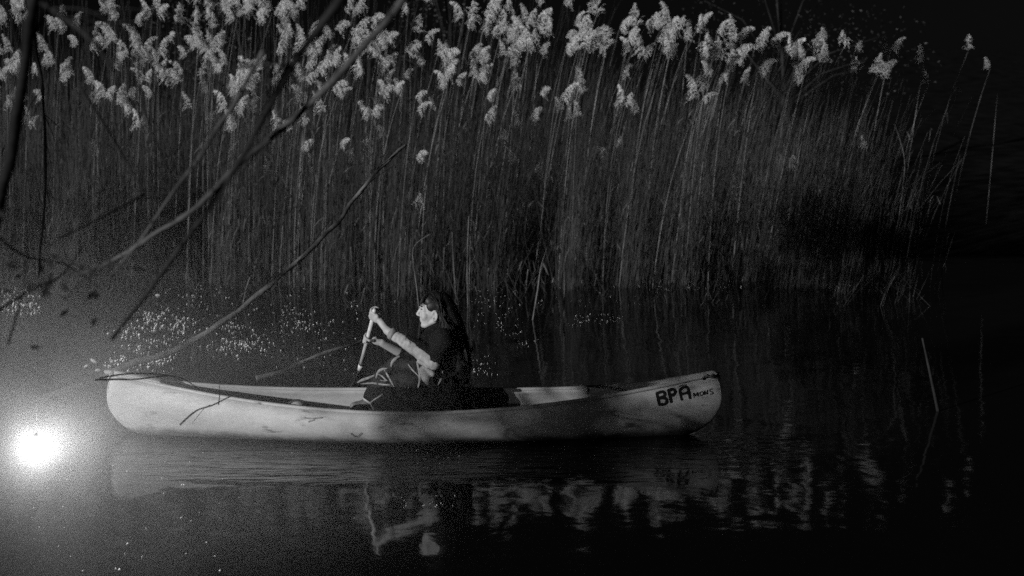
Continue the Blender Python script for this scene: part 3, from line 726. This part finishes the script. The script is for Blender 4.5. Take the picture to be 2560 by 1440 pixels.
bits([(5, 100, 705, 790, 150, .012, .026, 'u'), (270, 480, 780, 930, 300, .011, .026, 'c'), (340, 650, 715, 900, 160, .008, .018, 'u'), (560, 660, 790, 905, 110, .008, .016, 'c'),
      (650, 900, 690, 940, 120, .006, .013, 'u'), (730, 780, 720, 850, 60, .006, .013, 'c'), (1180, 1300, 690, 820, 80, .004, .008, 'u'), (1180, 1300, 820, 945, 60, .004, .007, 'c'),
      (1000, 1600, 690, 770, 90, .003, .008, 'u'), (1420, 1560, 785, 815, 60, .003, .007, 'u'), (1610, 1830, 698, 732, 80, .003, .007, 'u'), (2005, 2260, 688, 750, 80, .003, .008, 'c'),
      (1040, 1165, 1125, 1160, 22, .004, .007, 'u'), (1000, 1140, 1235, 1270, 22, .004, .008, 'u'), (40, 560, 1130, 1435, 46, .006, .012, 'u'), (560, 900, 1110, 1300, 14, .004, .007, 'u'),
      (1850, 1860, 715, 720, 1, .02, .03, 'u')], 'pale_bits', 'scattered small pale bits floating on the dark water')

# ------------------------------------------------------------------ overhanging shrub of the near bank
shrub = empty('overhanging_shrub', Vector((P(60, 1010, .5).x, .5, 0)))
tag(shrub, 'bare shrub whose dark blurred branches cross the left side of the picture', 'shrub')
def branch(pts, r0, r1, parent=shrub, nm='branch', n=7, m=M_BARK):
    b = MB(); q = catmull([P(x, y, d) for x, y, d in pts], n); L = len(q)
    q = [p + Vector((noise.noise(p * 5), 0, noise.noise(p * 5 + Vector((9, 0, 0))))) * r0 * .6 for p in q]
    b.tube(q, [(r0 + (r1 - r0) * i / (L - 1)) * .78 * (1 + .22 * (noise.noise(q[i] * 9) + (i % 9 == 4) * .7)) for i in range(L)], 9)
    o_ = b.build(nm, m, parent)
    if nm == 'branch':
        rr = random.Random(int(pts[0][0]) + 7)
        for k in range(8):
            i = rr.randrange(L // 3, L - 1); c = q[i]; t = (q[i] - q[i - 1]).normalized(); sd2 = Vector((rr.uniform(-.6, .6), rr.uniform(-.4, .4), rr.uniform(-.2, 1))); ln = rr.uniform(.12, .4)
            tw = MB(); w1 = c + (t + sd2 * .8).normalized() * ln * .5; w2 = w1 + (t + sd2 * .3 + Vector((0, 0, rr.uniform(-.3, .4)))).normalized() * ln * .6
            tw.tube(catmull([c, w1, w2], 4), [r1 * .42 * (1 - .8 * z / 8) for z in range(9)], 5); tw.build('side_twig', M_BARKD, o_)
    return o_
B1 = branch([(70, 1005, .45), (150, 980, .46), (250, 948, .48), (330, 912, .5), (420, 878, .55), (560, 805, .6), (700, 695, .7), (790, 610, .8), (880, 510, .9), (960, 410, 1.0), (1020, 362, 1.1)], .040, .014)
B2 = branch([(1180, -230, -5.80), (1000, 10, -5.50), (960, 60, -5.40), (870, 160, -5.30), (780, 255, -5.20), (700, 320, -5.10), (610, 398, -5.00), (500, 510, -4.90), (380, 590, -4.80), (250, 665, -4.70), (180, 690, -4.60)], 0.0160, 0.0080)
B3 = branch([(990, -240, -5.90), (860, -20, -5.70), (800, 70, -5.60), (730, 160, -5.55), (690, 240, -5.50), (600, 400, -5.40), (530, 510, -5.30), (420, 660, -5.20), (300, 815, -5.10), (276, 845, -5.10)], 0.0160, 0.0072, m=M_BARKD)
B4 = branch([(660, 130, -5.40), (590, 260, -5.30), (550, 310, -5.20), (500, 395, -5.20), (445, 465, -5.10), (350, 600, -5.00), (270, 700, -4.90)], 0.0091, 0.0040)
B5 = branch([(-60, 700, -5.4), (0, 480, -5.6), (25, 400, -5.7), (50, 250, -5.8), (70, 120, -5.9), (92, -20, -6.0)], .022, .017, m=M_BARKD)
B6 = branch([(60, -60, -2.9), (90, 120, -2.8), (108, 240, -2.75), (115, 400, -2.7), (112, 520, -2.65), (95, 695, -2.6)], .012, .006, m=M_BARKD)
B7 = branch([(640, 945, .55), (710, 924, .6), (800, 888, .65), (890, 858, .7), (905, 850, .7)], .026, .009)
branch([(60, -20, -5.6), (130, 20, -5.6), (230, 100, -5.6), (285, 180, -5.6)], .011, .006, m=M_BARKD)
for pts, rr in [([(200, 215, -4.8), (260, 310, -4.8), (305, 385, -4.7), (360, 482, -4.7)], .006), ([(360, 485, -4.7), (250, 545, -4.8), (140, 600, -4.9)], .006), ([(360, 485, -4.7), (430, 482, -4.7), (495, 478, -4.7)], .004),
                ([(345, 130, -4.8), (355, 250, -4.8), (400, 380, -4.7), (445, 465, -4.6)], .005),
                ([(240, 950, -2.9), (330, 948, -2.6), (440, 940, -2.4), (500, 976, -2.2)], .006), ([(250, 945, -2.9), (340, 933, -2.6), (420, 938, -2.4), (455, 952, -2.3)], .005),
                ([(450, 1062, -2.0), (490, 1028, -2.0), (535, 1012, -2.0), (596, 980, -2.0)], .007), ([(546, 1012, -2.0), (549, 985, -2.0), (548, 950, -2.0)], .004), ([(535, 1012, -2.0), (512, 1020, -2.0), (480, 1060, -2.0)], .003)]:
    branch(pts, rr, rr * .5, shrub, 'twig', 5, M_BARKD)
b = MB(); b.tube([shrub.location + Vector((0, 0, -.4)), shrub.location + Vector((.02, 0, .05)), P(72, 1005, .45)], [.06, .05, .03], 10); b.build('trunk', M_BARK, shrub)
rl = random.Random(21)
for k in range(34):
    x_, y_, d_2 = rl.gauss(90, 90), rl.gauss(690, 70), rl.uniform(-5.6, -4.6); c_ = P(x_, y_, d_2); s_ = rl.uniform(.012, .026); a_ = rl.uniform(0, 3.1)
    u_ = Vector((math.cos(a_), rl.uniform(-.5, .5), math.sin(a_))).normalized(); v_ = u_.cross(Vector((0, 1, .3))).normalized(); n_2 = u_.cross(v_) * s_ * .25
    obj('withered_leaf', [c_ - u_ * s_, c_ + v_ * s_ * .4 + n_2, c_ + u_ * s_, c_ - v_ * s_ * .4 + n_2, c_ + n_2 * .3], [(0, 1, 4), (1, 2, 4), (2, 3, 4), (3, 0, 4)], M_BARKD, shrub)
for pts, rr in [([(-40, 560, -5.2), (60, 640, -5.1), (160, 660, -5.0), (250, 720, -5.0)], .006), ([(-40, 800, -5.2), (70, 730, -5.1), (150, 690, -5.0), (210, 610, -4.9)], .006), ([(20, 860, -5.2), (60, 720, -5.1), (70, 620, -5.0)], .005)]:
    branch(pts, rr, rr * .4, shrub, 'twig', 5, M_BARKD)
for (x, y, s) in [(234, 902, .022), (272, 930, .03), (245, 925, .018), (215, 915, .014), (395, 738, .016)]:
    b = MB(); b.ell(P(x, y, -1.5), (s, s * .4, s * .5), Matrix.Rotation(random.uniform(-.6, .6), 3, 'Y')); b.build('leaf', M_SHIRT, shrub)

# ------------------------------------------------------------------ trees and bushes
def leafy(name, loc, h, rad, n, lf, label, seed, trunk_h=1.5, group=None, clumps=16):
    r = random.Random(seed); o = empty(name, loc); L = Vector(loc); tag(o, label, 'tree' if 'tree' in name else 'bush', group)
    b = MB(); top = L + Vector((r.uniform(-.3, .3), r.uniform(-.3, .3), h * .85))
    b.tube(catmull([L - Vector((0, 0, .3)), L + Vector((.1, 0, h * .4)), top], 4), [.05 * h * (.35) * (1 - .85 * i / 8) for i in range(9)], 8)
    cl = []
    for i in range(clumps):
        a = r.uniform(0, 6.28); z = r.uniform(trunk_h, h); rr = rad * math.sin(math.pi * min(1, max(.12, (z - trunk_h * .6) / (h * 1.08 - trunk_h * .6)))) * r.uniform(.4, 1)
        c = L + Vector((rr * math.cos(a), rr * math.sin(a), z)); cl.append((c, r.uniform(.25, .5) * rad))
        b.tube([L + Vector((0, 0, max(.2, z * .6))), (L + Vector((0, 0, z * .8)) + c) / 2, c], [.02, .014, .005], 5)
    b.build('trunk', M_BARKD, o)
    V = []; F = []
    for i in range(n):
        c, s = r.choice(cl); d = Vector((r.gauss(0, .5), r.gauss(0, .5), r.gauss(0, .4))) * s * 1.1
        p = c + d; u = Vector((r.gauss(0, 1), r.gauss(0, 1), r.gauss(0, .6))).normalized(); v = u.cross(Vector((r.gauss(0, 1), r.gauss(0, 1), r.gauss(0, 1)))).normalized()
        s = lf * r.uniform(.6, 1.3); k = len(V); V += [p - u * s, p + v * s * .45, p + u * s, p - v * s * .45]; F.append((k, k + 1, k + 2, k + 3))
    cr = obj('crown', V, F, M_FOLIAGE, o, False); return o
leafy('bush', (-5.2, 16.5, .5), 4.6, 2.4, 3600, .035, 'dark leafy bush glinting above the reeds at the top left', 1, .4)
leafy('bush', (-1.2, 17.5, .6), 4.8, 2.2, 3200, .035, 'dark leafy bush behind the tallest plumes at the top centre', 2, .4)
leafy('bush', (5.8, 19.5, .7), 5.2, 2.6, 1500, .03, 'barely visible bush in the black at the top right', 3, .4)

leafy('tree', (-7.5, -3.0, 0), 9.0, 1.9, 4200, .10, 'unseen leafy tree added on the left shore to shade the right-hand reeds', 4, 2.6)  # added out of view to dim the right end of the bed
leafy('bush', (-9.50, -9.36, 0), 4.5, .80, 3700, .07, 'unseen narrow bush added on the near left bank to shade the canoe stern', 5, 1.3, None, 50)  # added out of view, shaped to keep sun off the stern

# ------------------------------------------------------------------ added light and mist making the glare by the bow
LP = P(92, 1112, -2.6)
glare_light = empty('added_glare_light', (LP.x, LP.y, LP.z)); tag(glare_light, 'added white light making the glare over the water at lower left', 'glare_light')
def emis(v):
    m = bpy.data.materials.new('glare_emission'); m.use_nodes = True; t = m.node_tree; t.nodes.clear()
    e = t.nodes.new('ShaderNodeEmission'); e.inputs['Strength'].default_value = v; e.inputs['Color'].default_value = (1, 1, 1, 1)
    o = t.nodes.new('ShaderNodeOutputMaterial'); t.links.new(e.outputs[0], o.inputs['Surface']); return m
GLARE_I = 2.1; GLARE_R = .03  # added emitter for the glare, no real fixture
b = MB(); b.ell(LP, (GLARE_R,) * 3, None, 24, 14); b.build('glare_globe', emis(GLARE_I / (math.pi * GLARE_R ** 2)), glare_light)
b = MB(); b.tube([LP + Vector((0, 0, GLARE_R * 1.12 + .002)), LP + Vector((0, 0, GLARE_R + .03))], [.014, .006], 10); b.build('added_socket', M_METAL, glare_light)
b = MB(); b.tube([LP + Vector((0, 0, GLARE_R + .018)), P(94, 900, -2.6), P(95, 690, -2.6)], .0007, 5); b.build('added_cord', M_METAL, glare_light)

def vol(name, dens, noisy=None):
    m = bpy.data.materials.new(name); m.cycles.volume_sampling = 'EQUIANGULAR'; m.use_nodes = True; t = m.node_tree; t.nodes.clear()
    v = t.nodes.new('ShaderNodeVolumePrincipled'); v.inputs['Color'].default_value = (.95, .95, .95, 1); v.inputs['Density'].default_value = dens
    o = t.nodes.new('ShaderNodeOutputMaterial'); t.links.new(v.outputs[0], o.inputs['Volume'])
    if noisy:
        tc = t.nodes.new('ShaderNodeTexCoord'); g = t.nodes.new('ShaderNodeTexGradient'); g.gradient_type = 'QUADRATIC_SPHERE'
        mp = t.nodes.new('ShaderNodeMapping'); mp.inputs['Scale'].default_value = noisy; t.links.new(tc.outputs['Object'], mp.inputs[0]); t.links.new(mp.outputs[0], g.inputs[0])
        n = t.nodes.new('ShaderNodeTexNoise'); n.inputs['Scale'].default_value = 2.4; n.inputs['Detail'].default_value = 3; t.links.new(tc.outputs['Object'], n.inputs[0])
        r = t.nodes.new('ShaderNodeMapRange'); r.inputs[1].default_value = .3; r.inputs[2].default_value = .7; r.inputs[3].default_value = .35; r.inputs[4].default_value = 1.4; t.links.new(n.outputs['Fac'], r.inputs[0])
        a = t.nodes.new('ShaderNodeMath'); a.operation = 'MULTIPLY'; t.links.new(g.outputs['Fac'], a.inputs[0]); t.links.new(r.outputs[0], a.inputs[1])
        c = t.nodes.new('ShaderNodeMath'); c.operation = 'MULTIPLY'; c.inputs[1].default_value = dens; t.links.new(a.outputs[0], c.inputs[0]); t.links.new(c.outputs[0], v.inputs['Density'])
    return m
MR = (2.3, 1.8, 1.5)
b = MB(); b.ell((0, 0, 0), MR, None, 20, 12)
me = bpy.data.meshes.new('mist'); me.from_pydata([tuple(v) for v in b.v], [], b.f)
ms = link('mist', me, vol('mist_air', .52, (1 / MR[0], 1 / MR[1], 1 / MR[2]))); ms.location = LP + Vector((.22, .35, 0))  # added volume that spreads the glare over the bow
tag(ms, 'added soft mist spreading the glare beside the canoe bow', 'mist', kind='stuff')
